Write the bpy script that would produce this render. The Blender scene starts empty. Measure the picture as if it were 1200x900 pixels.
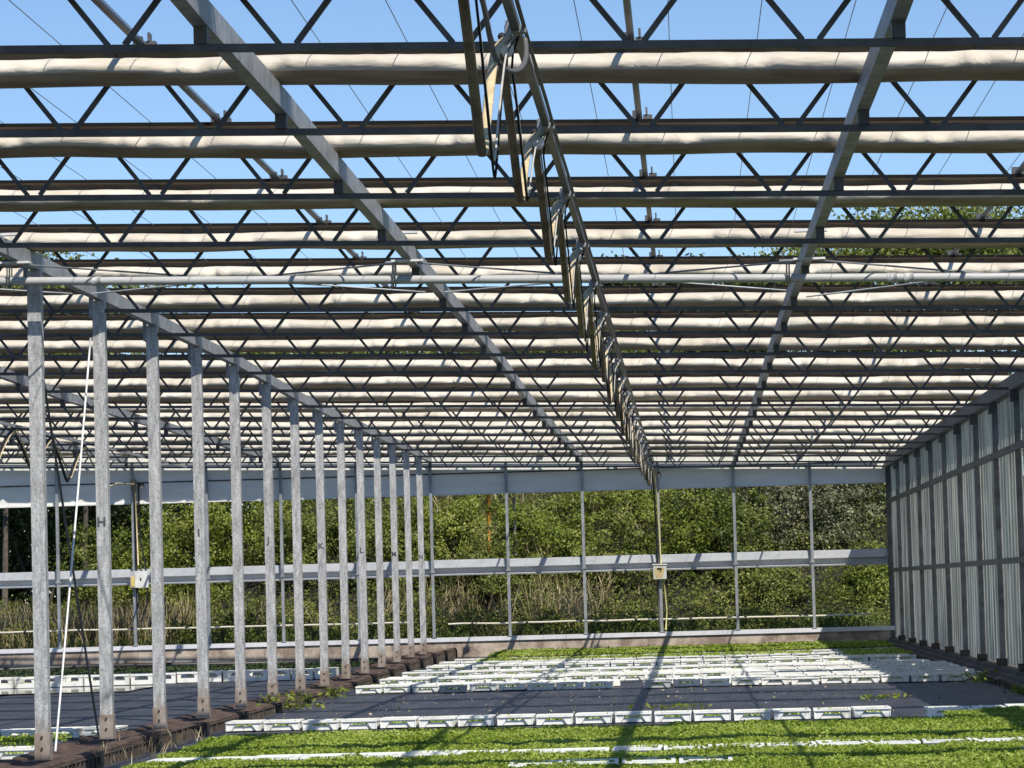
import bpy, math, random
import numpy as np
from mathutils import Matrix, Vector, noise

random.seed(7)
rng = np.random.default_rng(11)
S = bpy.context.scene
COL = S.collection
P = 3.66                      # truss spacing, metres
BAY = 3.77                    # gutter spacing
GX = [-17.6, -13.83, -10.06, -6.285, -2.556, 1.215]   # gutter lines
WALLX = 4.93
CAMZ = 1.6

# ------------------------------------------------------------ camera
yaw, pitch, roll = -0.05008, 0.06061, -0.02725
f = Vector((math.sin(yaw)*math.cos(pitch), math.cos(yaw)*math.cos(pitch), math.sin(pitch)))
r = Vector((math.cos(yaw), -math.sin(yaw), 0)); u = r.cross(f)
r2 = r*math.cos(roll) + u*math.sin(roll); u2 = -r*math.sin(roll) + u*math.cos(roll)
cd = bpy.data.cameras.new('camera'); cam = bpy.data.objects.new('camera', cd); COL.objects.link(cam)
cam.matrix_world = Matrix(((r2.x, u2.x, -f.x, 0), (r2.y, u2.y, -f.y, 0), (r2.z, u2.z, -f.z, CAMZ), (0, 0, 0, 1)))
cd.sensor_width = 36; cd.lens = 120; cd.clip_start = 0.5; cd.clip_end = 5000
S.camera = cam

# ------------------------------------------------------------ light
SUN = Vector((0.41, -0.70, 1.0)).normalized()
el = math.asin(SUN.z); az = math.atan2(SUN.x, SUN.y)
w = bpy.data.worlds.new('World'); S.world = w; w.use_nodes = True
nt = w.node_tree; nt.nodes.clear()
sky = nt.nodes.new('ShaderNodeTexSky'); sky.sky_type = 'NISHITA'; sky.sun_disc = False
sky.sun_elevation = el; sky.sun_rotation = az; sky.air_density = 1.0; sky.dust_density = 0.0; sky.ozone_density = 5.0; sky.altitude = 1500
bg = nt.nodes.new('ShaderNodeBackground'); bg.inputs[1].default_value = 0.124
out = nt.nodes.new('ShaderNodeOutputWorld')
nt.links.new(sky.outputs[0], bg.inputs[0]); nt.links.new(bg.outputs[0], out.inputs[0])
sl = bpy.data.lights.new('sun', 'SUN'); sl.energy = 5.0; sl.angle = math.radians(0.5); sl.color = (1, .935, .83)
so = bpy.data.objects.new('sun', sl); COL.objects.link(so)
so.rotation_euler = (-SUN).to_track_quat('-Z', 'Y').to_euler(); so.location = (20, -30, 60)
S.view_settings.view_transform = 'Standard'; S.view_settings.look = 'None'
S.view_settings.gamma = 1; S.view_settings.exposure = 0.14; S.view_settings.use_curve_mapping = False

# ------------------------------------------------------------ helpers
class MB:
    def __init__(s): s.v = []; s.f = []; s.sm = []
    def face(s, idx, sm=False): s.f.append(idx); s.sm.append(sm)
    def box(s, x0, x1, y0, y1, z0, z1):
        b = len(s.v)
        s.v += [(x0,y0,z0),(x1,y0,z0),(x1,y1,z0),(x0,y1,z0),(x0,y0,z1),(x1,y0,z1),(x1,y1,z1),(x0,y1,z1)]
        for q in ((3,2,1,0),(4,5,6,7),(0,1,5,4),(1,2,6,5),(2,3,7,6),(3,0,4,7)): s.face([b+i for i in q])
        return s
    def cbox(s, c, d): return s.box(c[0]-d[0]/2, c[0]+d[0]/2, c[1]-d[1]/2, c[1]+d[1]/2, c[2]-d[2]/2, c[2]+d[2]/2)
    def bar(s, p, q, wd, h, up=(0,0,1)):
        p = Vector(p); q = Vector(q); d = (q-p).normalized(); upv = Vector(up)
        if abs(d.dot(upv)) > .95: upv = Vector((0,1,0))
        a = d.cross(upv).normalized()*wd/2; c = a.cross(d).normalized()*h/2; b = len(s.v)
        for e in (p, q): s.v += [tuple(e-a-c), tuple(e+a-c), tuple(e+a+c), tuple(e-a+c)]
        for k in range(4): s.face([b+k, b+(k+1) % 4, b+4+(k+1) % 4, b+4+k])
        s.face([b+3,b+2,b+1,b]); s.face([b+4,b+5,b+6,b+7]); return s
    def tube(s, pts, rad, n=8, flat=1.0, cap=True):
        pts = [Vector(p) for p in pts]; b0 = len(s.v); m = len(pts); prev = None
        for i, p in enumerate(pts):
            d = (pts[min(i+1, m-1)]-pts[max(i-1, 0)]).normalized()
            if prev is None: a = d.cross(Vector((0,0,1)) if abs(d.z) < .9 else Vector((1,0,0))).normalized()
            else: a = (prev-d*prev.dot(d)).normalized()
            prev = a; c = a.cross(d); rr = rad[i] if isinstance(rad, (list, tuple)) else rad
            for k in range(n):
                t = 2*math.pi*k/n; s.v.append(tuple(p + a*math.cos(t)*rr + c*math.sin(t)*rr*flat))
        for i in range(m-1):
            for k in range(n): s.face([b0+i*n+k, b0+i*n+(k+1) % n, b0+(i+1)*n+(k+1) % n, b0+(i+1)*n+k], True)
        if cap:
            s.face([b0+k for k in range(n)]); s.face([b0+(m-1)*n+k for k in range(n)][::-1])
        return s
    def ball(s, c, rr, n=6, sq=(1,1,1)):
        b0 = len(s.v)
        for i in range(n+1):
            t = math.pi*i/n
            for k in range(2*n):
                a = math.pi*k/n
                s.v.append((c[0]+rr*sq[0]*math.sin(t)*math.cos(a), c[1]+rr*sq[1]*math.sin(t)*math.sin(a), c[2]+rr*sq[2]*math.cos(t)))
        for i in range(n):
            for k in range(2*n): s.face([b0+i*2*n+k, b0+(i+1)*2*n+k, b0+(i+1)*2*n+(k+1) % (2*n), b0+i*2*n+(k+1) % (2*n)], True)
        return s
    def poly_prism(s, prof, x0, x1):     # profile in (y,z), extruded along x
        b = len(s.v); n = len(prof)
        for x in (x0, x1): s.v += [(x, y, z) for y, z in prof]
        for k in range(n): s.face([b+k, b+(k+1) % n, b+n+(k+1) % n, b+n+k])
        s.face([b+k for k in range(n)][::-1]); s.face([b+n+k for k in range(n)]); return s
    def mesh(s, name, m):
        me = bpy.data.meshes.new(name); me.from_pydata(s.v, [], s.f)
        me.polygons.foreach_set('use_smooth', s.sm); me.materials.append(m); me.update(); return me
    def build(s, name, m, parent=None, loc=None):
        return link(name, s.mesh(name, m), parent, loc)

def link(name, me, parent=None, loc=None):
    o = bpy.data.objects.new(name, me); COL.objects.link(o)
    if parent is not None: o.parent = parent
    if loc is not None: o.location = loc
    return o
def tag(o, label=None, cat=None, group=None, kind=None):
    if label: o['label'] = label
    if cat: o['category'] = cat
    if group: o['group'] = group
    if kind: o['kind'] = kind
    return o
def thing(name, loc, label, cat, group=None):
    o = bpy.data.objects.new(name, None); COL.objects.link(o); o.location = loc; o.empty_display_size = .1
    return tag(o, label, cat, group)
def dup(root, loc, label, group=None):
    c = root.copy(); COL.objects.link(c); c.location = loc; c['label'] = label
    if group: c['group'] = group
    for ch in list(root.children):
        d = ch.copy(); COL.objects.link(d); d.parent = c
        for g in list(ch.children):
            e = g.copy(); COL.objects.link(e); e.parent = d
    return c
ORD = ['', 'first','second','third','fourth','fifth','sixth','seventh','eighth','ninth','tenth','eleventh','twelfth','thirteenth',
       'fourteenth','fifteenth','sixteenth','seventeenth','eighteenth','nineteenth','twentieth','twenty-first','twenty-second',
       'twenty-third','twenty-fourth','twenty-fifth','twenty-sixth','twenty-seventh','twenty-eighth','twenty-ninth','thirtieth']

# ------------------------------------------------------------ materials
def mat(name, base, rough=.6, metal=0., var=.0, scale=8., stretch=(1,1,1), col2=None, bump=0., bscale=40., trans=0., detail=5., spec=None, contrast=(.35,.65)):
    m = bpy.data.materials.new(name); m.use_nodes = True; n = m.node_tree.nodes; L = m.node_tree.links
    b = n['Principled BSDF']; b.inputs['Base Color'].default_value = (*base, 1); b.inputs['Roughness'].default_value = rough
    b.inputs['Metallic'].default_value = metal
    if spec is not None: b.inputs['Specular IOR Level'].default_value = spec
    g = n.new('ShaderNodeNewGeometry'); mp = n.new('ShaderNodeMapping'); mp.inputs['Scale'].default_value = stretch
    L.new(g.outputs['Position'], mp.inputs[0]); m['pos'] = 1
    colout = None
    if col2 is not None or var:
        c2 = col2 or tuple(max(0, c*(1-var)) for c in base)
        nz = n.new('ShaderNodeTexNoise'); nz.inputs['Scale'].default_value = scale; nz.inputs['Detail'].default_value = detail
        nz.inputs['Roughness'].default_value = .65
        L.new(mp.outputs[0], nz.inputs[0])
        rp = n.new('ShaderNodeValToRGB'); rp.color_ramp.elements[0].position = contrast[0]; rp.color_ramp.elements[1].position = contrast[1]
        rp.color_ramp.elements[0].color = (*c2, 1); rp.color_ramp.elements[1].color = (*base, 1)
        L.new(nz.outputs[0], rp.inputs[0]); L.new(rp.outputs[0], b.inputs['Base Color']); colout = rp.outputs[0]
    if bump:
        nb = n.new('ShaderNodeTexNoise'); nb.inputs['Scale'].default_value = bscale; nb.inputs['Detail'].default_value = 4
        L.new(mp.outputs[0], nb.inputs[0]); bp = n.new('ShaderNodeBump'); bp.inputs['Strength'].default_value = bump; bp.inputs['Distance'].default_value = .02
        L.new(nb.outputs[0], bp.inputs['Height']); L.new(bp.outputs[0], b.inputs['Normal'])
    if trans:
        t = n.new('ShaderNodeBsdfTranslucent'); t.inputs[0].default_value = (*base, 1)
        if colout is not None: L.new(colout, t.inputs[0])
        mx = n.new('ShaderNodeMixShader'); mx.inputs[0].default_value = trans
        L.new(b.outputs[0], mx.inputs[1]); L.new(t.outputs[0], mx.inputs[2]); L.new(mx.outputs[0], n['Material Output'].inputs[0])
    return m

def mat_post():
    m = mat('galvanised_post', (.52,.54,.55), .55, .25); n = m.node_tree.nodes; L = m.node_tree.links; b = n['Principled BSDF']
    g = n.new('ShaderNodeNewGeometry')
    vo = n.new('ShaderNodeTexVoronoi'); vo.inputs['Scale'].default_value = 65; L.new(g.outputs['Position'], vo.inputs['Vector'])
    mp = n.new('ShaderNodeMapping'); mp.inputs['Scale'].default_value = (9,9,1.6); L.new(g.outputs['Position'], mp.inputs[0])
    nz = n.new('ShaderNodeTexNoise'); nz.inputs['Scale'].default_value = 2.4; nz.inputs['Detail'].default_value = 9; nz.inputs['Roughness'].default_value = .75
    L.new(mp.outputs[0], nz.inputs[0])
    r1 = n.new('ShaderNodeValToRGB'); r1.color_ramp.elements[0].position = .3; r1.color_ramp.elements[1].position = .68
    r1.color_ramp.elements[0].color = (.19,.20,.205,1); r1.color_ramp.elements[1].color = (.54,.555,.56,1); L.new(nz.outputs[0], r1.inputs[0])
    mx = n.new('ShaderNodeMix'); mx.data_type = 'RGBA'; mx.blend_type = 'OVERLAY'; mx.inputs[0].default_value = .4
    L.new(r1.outputs[0], mx.inputs[6]); L.new(vo.outputs['Color'], mx.inputs[7])
    bw = n.new('ShaderNodeHueSaturation'); bw.inputs['Saturation'].default_value = .12; L.new(mx.outputs[2], bw.inputs['Color'])
    # rusty, soil-stained foot
    sp = n.new('ShaderNodeSeparateXYZ'); L.new(g.outputs['Position'], sp.inputs[0])
    ad = n.new('ShaderNodeMath'); ad.operation = 'MULTIPLY_ADD'; ad.inputs[1].default_value = .9; L.new(nz.outputs[0], ad.inputs[0]); L.new(sp.outputs[2], ad.inputs[2])
    r3 = n.new('ShaderNodeValToRGB'); r3.color_ramp.elements[0].position = .6; r3.color_ramp.elements[1].position = 1.15
    r3.color_ramp.elements[0].color = (.85,.85,.85,1); r3.color_ramp.elements[1].color = (0,0,0,1)
    L.new(ad.outputs[0], r3.inputs[0])
    m2 = n.new('ShaderNodeMix'); m2.data_type = 'RGBA'; L.new(r3.outputs[0], m2.inputs[0]); L.new(bw.outputs[0], m2.inputs[6]); m2.inputs[7].default_value = (.24,.175,.13,1)
    L.new(m2.outputs[2], b.inputs['Base Color']); return m

STEEL = mat('galvanised_steel', (.40,.42,.44), .5, .35, scale=3, col2=(.24,.26,.28), stretch=(1,1,1))
CHORD = mat('weathered_steel', (.135,.135,.138), .55, .3, scale=4, col2=(.075,.075,.077))
GUTTER = mat('gutter_zinc', (.42,.43,.435), .5, .25, scale=6, col2=(.24,.245,.25))
POST = mat_post()
RUST = mat('rusty_sleeve', (.36,.32,.285), .8, scale=6, col2=(.19,.135,.10), stretch=(1,1,.6), detail=9)
DARK = mat('dark_steel', (.03,.03,.032), .5)
BLACK = mat('black_rubber', (.018,.018,.018), .45, var=.4)
CABLE = mat('grey_cable', (.11,.11,.115), .5)
PIPE = mat('grey_plastic_pipe', (.50,.50,.49), .4, scale=5, col2=(.40,.40,.39), stretch=(1,6,6))
WHITE = mat('white_paint', (.78,.78,.77), .5, scale=6, col2=(.62,.62,.60))
RAILM = mat('zinc_rail', (.53,.545,.565), .45, .1, scale=2.0, col2=(.42,.435,.46), stretch=(1,1,3))
HEADER = mat('blue_grey_sheet', (.84,.84,.79), .5, .0, scale=1.2, col2=(.74,.75,.71), stretch=(1,1,4))
CONC = mat('stained_concrete', (.52,.44,.36), .9, scale=1.7, col2=(.25,.19,.15), bump=.5, bscale=25, detail=10, contrast=(.42,.60))
TRAY = mat('white_tray_plastic', (.84,.84,.80), .5, scale=3.5, col2=(.60,.60,.53), detail=9, contrast=(.32,.47))
TRAYG = mat('darker_tray_plastic', (.50,.52,.52), .5, scale=5, col2=(.38,.40,.40))  # darker grey copy of the tray plastic, for single trays in a row
HOSE = mat('beige_layflat_hose', (.66,.54,.33), .7, scale=9, col2=(.42,.33,.19), bump=.3, bscale=30, contrast=(.3,.6))
HOSE_SHADE = mat('shaded_hose_side', (.27,.215,.135), .7, scale=7, col2=(.10,.08,.05))  # shadow side of the hose, darkened by its own colour
YELLOW = mat('yellow_hose', (.66,.60,.27), .6, scale=10, col2=(.50,.46,.22))
TIMBER = mat('stained_kerb', (.115,.070,.050), .9, scale=4, col2=(.030,.019,.014), stretch=(1.4,.6,3), bump=.6, bscale=18, detail=9)
GRIME = mat('grimy_concrete', (.13,.105,.085), .9, scale=4, col2=(.028,.024,.022), bump=.6, bscale=18, detail=9)
POLY = mat('weathered_corrugated_sheet', (.72,.68,.58), .45, scale=1.3, col2=(.36,.335,.27), stretch=(5,5,.45), trans=.6, detail=9, contrast=(.40,.60))

def mat_fabric():
    m = mat('curtain_fabric', (.64,.585,.49), .75, scale=1.1, col2=(.45,.39,.30), stretch=(1,2,2), detail=8, contrast=(.3,.6))
    n = m.node_tree.nodes; L = m.node_tree.links; b = n['Principled BSDF']; g = n.new('ShaderNodeNewGeometry')
    mp = n.new('ShaderNodeMapping'); mp.inputs['Scale'].default_value = (1.5,5,5); mp.inputs['Rotation'].default_value = (0,.35,0); L.new(g.outputs['Position'], mp.inputs[0])
    nz = n.new('ShaderNodeTexNoise'); nz.inputs['Scale'].default_value = 2.4; nz.inputs['Detail'].default_value = 2; L.new(mp.outputs[0], nz.inputs[0])
    bp = n.new('ShaderNodeBump'); bp.inputs['Strength'].default_value = .28; bp.inputs['Distance'].default_value = .06
    L.new(nz.outputs[0], bp.inputs['Height']); L.new(bp.outputs[0], b.inputs['Normal']); return m
FABRIC = mat_fabric()
SOIL_SHADE = mat('soiled_shaded_fold', (.47,.395,.29), .85, scale=1.6, col2=(.25,.195,.13), stretch=(.8,3,3), detail=8)  # dirt and underside shade together, put into the lower fold's colour
MATTEB = mat('black_lead_bar', (.010,.010,.010), .8, spec=.1)
SHADE_BAND = mat('shade_band_cloth', (.125,.10,.078), .85, scale=2.5, col2=(.065,.052,.04), stretch=(1,3,3))  # shade on the curtain's top strip, painted as dark cloth

def mat_mulch():
    m = mat('woven_ground_fabric', (.066,.069,.083), .5, scale=1.1, col2=(.026,.028,.037), detail=10, stretch=(2.4,.38,1), contrast=(.36,.70)); n = m.node_tree.nodes; L = m.node_tree.links; b = n['Principled BSDF']
    g = n.new('ShaderNodeNewGeometry')
    mp = n.new('ShaderNodeMapping'); mp.inputs['Scale'].default_value = (2.2,.3,1); L.new(g.outputs['Position'], mp.inputs[0])
    nz = n.new('ShaderNodeTexNoise'); nz.inputs['Scale'].default_value = 2.2; nz.inputs['Detail'].default_value = 6; L.new(mp.outputs[0], nz.inputs[0])
    wv = n.new('ShaderNodeTexWave'); wv.inputs['Scale'].default_value = 2.1; wv.bands_direction = 'X'; wv.inputs['Distortion'].default_value = 1.2; L.new(g.outputs['Position'], wv.inputs[0])
    a = n.new('ShaderNodeMath'); a.operation = 'MULTIPLY_ADD'; a.inputs[1].default_value = .25; L.new(wv.outputs['Fac'], a.inputs[0]); L.new(nz.outputs[0], a.inputs[2])
    bp = n.new('ShaderNodeBump'); bp.inputs['Strength'].default_value = .5; bp.inputs['Distance'].default_value = .04
    L.new(a.outputs[0], bp.inputs['Height']); L.new(bp.outputs[0], b.inputs['Normal']); return m
MULCH = mat_mulch()

def mat_leaf(name, c1, c2, c3, trans=.3, nscale=.5):
    m = bpy.data.materials.new(name); m.use_nodes = True; n = m.node_tree.nodes; L = m.node_tree.links
    b = n['Principled BSDF']; b.inputs['Roughness'].default_value = .5; b.inputs['Specular IOR Level'].default_value = .35
    g = n.new('ShaderNodeNewGeometry')
    nz = n.new('ShaderNodeTexNoise'); nz.inputs['Scale'].default_value = nscale; nz.inputs['Detail'].default_value = 3; L.new(g.outputs['Position'], nz.inputs[0])
    a = n.new('ShaderNodeMath'); a.operation = 'MULTIPLY_ADD'; a.inputs[1].default_value = .48; L.new(g.outputs['Random Per Island'], a.inputs[0])
    s2 = n.new('ShaderNodeMath'); s2.operation = 'MULTIPLY'; s2.inputs[1].default_value = .85; L.new(nz.outputs[0], s2.inputs[0]); L.new(s2.outputs[0], a.inputs[2])
    rp = n.new('ShaderNodeValToRGB'); e = rp.color_ramp.elements; e[0].position = .34; e[0].color = (*c1, 1); e[1].position = .98; e[1].color = (*c3, 1)
    x = e.new(.66); x.color = (*c2, 1); L.new(a.outputs[0], rp.inputs[0]); L.new(rp.outputs[0], b.inputs['Base Color'])
    t = n.new('ShaderNodeBsdfTranslucent'); L.new(rp.outputs[0], t.inputs[0]); mx = n.new('ShaderNodeMixShader'); mx.inputs[0].default_value = trans
    L.new(b.outputs[0], mx.inputs[1]); L.new(t.outputs[0], mx.inputs[2]); L.new(mx.outputs[0], n['Material Output'].inputs[0]); return m
LEAF_SEED = mat_leaf('seedling_leaf', (.13,.20,.016), (.27,.36,.036), (.48,.55,.14), .38, .7)
LEAF_MID = mat_leaf('shrub_leaf', (.05,.08,.012), (.15,.19,.032), (.36,.38,.11), .4)
LEAF_BRIGHT = mat_leaf('bright_leaf', (.08,.12,.012), (.20,.25,.032), (.42,.45,.11), .4)
LEAF_GREY = mat_leaf('willow_leaf', (.035,.048,.016), (.10,.115,.048), (.30,.30,.18), .3)
LEAF_DARK = mat_leaf('tree_leaf', (.02,.036,.010), (.038,.062,.017), (.08,.11,.03), .2)
GRASS = mat_leaf('bank_grass', (.06,.10,.025), (.10,.14,.04), (.17,.19,.07), .3)
STRAW = mat_leaf('dry_reed', (.17,.13,.07), (.40,.33,.18), (.64,.56,.37), .25)
BARK = mat('bark', (.11,.09,.07), .9, scale=6, col2=(.05,.04,.03), bump=.5)
SOIL = mat('bank_soil', (.026,.025,.014), .95, scale=3, col2=(.014,.014,.008), bump=.5)
GROUND = mat('field_grass', (.07,.09,.035), .95, scale=.3, col2=(.05,.06,.03))

# ------------------------------------------------------------ leaves
def leaf_mesh(name, pts, nrm, size, m, aspect=.62):
    n = len(pts); nrm = nrm/np.maximum(np.linalg.norm(nrm, axis=1, keepdims=True), 1e-6)
    rv = rng.normal(size=(n,3)); a = np.cross(nrm, rv); a /= np.maximum(np.linalg.norm(a, axis=1, keepdims=True), 1e-6); b = np.cross(nrm, a)
    s = size[:,None]
    V = np.stack([pts-a*s*.5, pts+b*s*aspect*.5+nrm*s*.1, pts+a*s*.5-nrm*s*.08, pts-b*s*aspect*.5+nrm*s*.1], 1).reshape(-1,3)
    me = bpy.data.meshes.new(name); me.vertices.add(4*n); me.vertices.foreach_set('co', V.ravel().astype(np.float32))
    me.loops.add(4*n); me.loops.foreach_set('vertex_index', np.arange(4*n, dtype=np.int32))
    me.polygons.add(n); me.polygons.foreach_set('loop_start', np.arange(0, 4*n, 4, dtype=np.int32))
    me.materials.append(m); me.update(calc_edges=True); me.validate(); return me
def blade_mesh(name, base, tip, wd, m):
    n = len(base); a = rng.normal(size=(n,3)); a[:,2] = 0; a /= np.linalg.norm(a, axis=1, keepdims=True); a *= wd[:,None]/2
    mid = base*.45+tip*.55; mid[:,2] += .08*(tip[:,2]-base[:,2])
    V = np.stack([base-a, base+a, mid+a*.8, tip, mid-a*.8], 1).reshape(-1,3)
    me = bpy.data.meshes.new(name); me.vertices.add(5*n); me.vertices.foreach_set('co', V.ravel().astype(np.float32))
    me.loops.add(5*n); me.loops.foreach_set('vertex_index', np.arange(5*n, dtype=np.int32))
    me.polygons.add(n); me.polygons.foreach_set('loop_start', np.arange(0, 5*n, 5, dtype=np.int32))
    me.materials.append(m); me.update(calc_edges=True); me.validate(); return me

# ------------------------------------------------------------ setting: ground, bank
def grid_sheet(name, xs, ys, zf, m):
    mb = MB(); nx = len(xs)
    for y in ys:
        for x in xs: mb.v.append((x, y, zf(x, y)))
    for j in range(len(ys)-1):
        for i in range(nx-1): mb.face([j*nx+i, j*nx+i+1, (j+1)*nx+i+1, (j+1)*nx+i], True)
    return mb.build(name, m)
def bank_z(x, y):
    t = min(1, max(0, (y-86.2)/9.5)); top = 1.1 + 3.3/(1+math.exp(-(x+12.6)*1.6))
    return .30 + (top-.3)*(t*t*(3-2*t)) + .25*noise.noise(Vector((x*.5, y*.5, 0)))*min(1, t*4)
tag(grid_sheet('ground', [-900, -400, -60, 60, 400, 900], [-300, 0, 60, 130, 400, 2000], lambda x, y: -.012, GROUND), kind='structure')
xs = list(np.linspace(-20, 5.3, 120)); ys = list(np.linspace(12, 84.1, 160))
tag(grid_sheet('ground_fabric', xs, ys, lambda x, y: .008+.012*noise.noise(Vector((x*.7, y*.5, 3))), MULCH), 'black woven fabric covering the greenhouse floor', kind='structure')
tag(grid_sheet('bank', list(np.linspace(-45, 35, 90)), list(np.linspace(84.75, 125, 60)), bank_z, SOIL), kind='structure')
tag(MB().box(-16.9, -9.9, 59.8, 63.2, .028, .034).build('water', mat('standing_water', (.16,.16,.13), .06, scale=1.5, col2=(.08,.09,.08))), kind='structure')

# ------------------------------------------------------------ roof trusses
DZ = {4:0, 5:-.02, 6:.01, 7:.01, 8:.02, 9:.03, 10:.04, 11:.05, 12:.045, 13:.05, 14:.01, 15:-.035, 16:-.04, 17:-.05, 18:-.02, 19:-.03, 20:-.005, 21:-.01, 22:-.01, 23:0.}
def cz(n, x): return 4.541 - .0271*x + DZ[n]
XL, XR = -19.5, 4.86
tilt = math.atan(-.0271)
def TY(n): return n*P if n < 23 else 23*P-.22
web_me = {}
def web_mesh(sgn):
    # one rod from bottom chord node to top chord node
    h = .507; hp = BAY/8
    return MB().bar((sgn*.045, 0, .02), (sgn*(hp-.05), 0, h), .031, .031, (0,1,0)).mesh('web_rod', CHORD)
WEB = {1: web_mesh(1), -1: web_mesh(-1)}
STRUT = MB().box(-.036, .036, -.05, .05, .02, .27).box(-.03, .03, -.062, -.05, .16, .20).mesh('strut', CHORD)
nodes = []
for gi in range(-1, 6):
    gx = GX[0]-BAY if gi < 0 else GX[gi]
    nxt = GX[gi+1] if gi+1 < 6 else WALLX
    for k in range(4):
        nodes.append(gx + (nxt-gx)*(k+.5)/4)
nodes = [x for x in nodes if XL+.4 < x < XR-.3]
HOOK = MB().box(-.028, .028, -.02, .01, -.045, .0).mesh('hook', DARK)

def curtain_mesh(n):
    r_ = random.Random(n*13+1); L = XR+.36-XL-.05; N = int(L/.055)
    prof = [(-.235,.478),(-.235,.466),(-.16,.455),(-.158,.395),(-.22,.392),(-.32,.385),(-.42,.36),(-.475,.315),(-.49,.275),(-.465,.235),(-.38,.20),(-.24,.185),(-.09,.20),(-.06,.30),(-.07,.478)]
    prof = [(y if y > -.3 else y-.03, .52-(.478-z)*.83) for y, z in prof]
    mb = MB(); m = len(prof); pin = []
    x = XL+.3
    while x < XR:
        pin.append((x, r_.uniform(.5, 1.1), r_.choice((-1, 1)))); x += r_.choice((.47, .94, .94, 1.2))*r_.uniform(.8, 1.15)
    sd = n*7.3
    for i in range(N+1):
        x = XL+.03+L*i/N
        sag = .018*noise.noise(Vector((x*.55, sd, 0)))
        big = noise.noise(Vector((x*.8, sd, 5)))
        pk = 0; sk = 0
        for px, a, sg in pin:
            d = abs(x-px)
            if d < .45: pk += a*(math.exp(-(d/.085)**2) + .6*math.exp(-((x-px-.17*sg)/.045)**2) - .55*math.exp(-((x-px-.085*sg)/.035)**2))
            if d < .9: sk += a*sg*math.exp(-((x-px-.12*sg)/.2)**2)
        for j, (y, z) in enumerate(prof):
            wgt = max(0, 1-abs(j-7)/4.2)
            fn = noise.noise(Vector((x*2.6+j*.35, sd+j*.5, 9)))*.5 + noise.noise(Vector((x*7+j*1.3, sd-j*.4, 2)))*.3
            yy = y - wgt*(.036*big - .105*pk + .026*fn + .012*sk)
            zz = z + wgt*(.016*big + .018*fn + .010*sk + .014*pk) + sag*min(1, j/5)*(1 if j < 13 else 0) + (.018*noise.noise(Vector((x*.9, sd, 20))) if 7 < j < 13 else 0)
            mb.v.append((x, yy, zz - .0271*x))
    for i in range(N):
        for j in range(m): mb.face([i*m+j, i*m+(j+1) % m, (i+1)*m+(j+1) % m, (i+1)*m+j], True)
    mb.face([j for j in range(m)]); mb.face([N*m+j for j in range(m)][::-1])
    me = mb.mesh('fabric', FABRIC); me.materials.append(SHADE_BAND); me.materials.append(SOIL_SHADE)
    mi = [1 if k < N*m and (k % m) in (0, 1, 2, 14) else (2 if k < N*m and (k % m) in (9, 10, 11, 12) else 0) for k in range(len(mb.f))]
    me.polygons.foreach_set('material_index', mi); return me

for n in range(4, 24):
    k = n-4
    where = 'nearest the camera' if n == 4 else ('over the far end wall' if n == 23 else ORD[k+1]+' from the camera')
    t = thing('roof_truss', (0, TY(n), 4.541+DZ[n]), 'steel lattice roof truss, %s, spanning the greenhouse' % where, 'roof truss', 'lattice trusses across the roof')
    MB().bar((XL, 0, -.0271*XL), (XR, 0, -.0271*XR), .05, .041).build('bottom_chord', CHORD, t)
    MB().bar((XL, 0, .52-.0271*XL), (XR, 0, .52-.0271*XR), .045, .028).build('top_chord', CHORD, t)
    for x in nodes:
        for sg in (1, -1): link('web_rod', WEB[sg], t, (x, 0, -.0271*x))
    for gx in GX: link('strut', STRUT, t, (gx, 0, -.0271*gx))
    c = thing('roof_curtain', (0, TY(n), 4.541+DZ[n]), 'beige bunched roof curtain hanging along the truss %s' % where, 'curtain', 'bunched curtains under the roof')
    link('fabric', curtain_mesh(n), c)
    MB().bar((XL, -.238, .526-.0271*XL), (XR+.34, -.238, .526-.0271*(XR+.34)), .03, .026).build('lead_bar', MATTEB, c)
    if n < 16:
        x = -18.2 + .13*(n % 3)
        while x < XR: link('hook', HOOK, c, (x, -.165, .497-.0271*x)); x += 1.12

# gutter beams (box sections running front to back), with joints and plates
names = ['leftmost, over the bay beyond the posts', 'far left, third bay beyond the posts', 'in the left bay just beyond the row of posts', 'carried on the row of lettered posts', 'left of the hanging hose line', 'right of the hanging hose line']
for gx, nm in zip(GX, names):
    g = thing('gutter_beam', (gx, 0, 4.541-.0271*gx+.19), 'long galvanised gutter beam, %s' % nm, 'gutter beam', 'gutter beams running front to back')
    for n in range(4, 23):
        y0 = TY(n)+.001; y1 = TY(n+1)-.001
        MB().bar((0, y0, DZ[n]), (0, y1, DZ[n+1]), .085, .15).build('beam_section', GUTTER, g)
    for y, dz in ((8.55*P, .10), (8.72*P, -.10)):
        MB().cbox((.0, y, dz+.03), (.30, .09, .02)).build('clamp_plate', WHITE, g)

# roof cables
x = -18.5; ci = 0
CAB = MB().tube([(0, 4*P, 0), (0, 23*P, 0)], .003, 5, cap=False).mesh('roof_cable', CABLE)
while x < 4.8:
    o = link('roof_cable', CAB, None, (x, 0, 5.09-.0271*x)); tag(o, 'thin steel cable strung over the trusses from front to back', 'cable', 'thin cables over the roof'); x += .56
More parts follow.
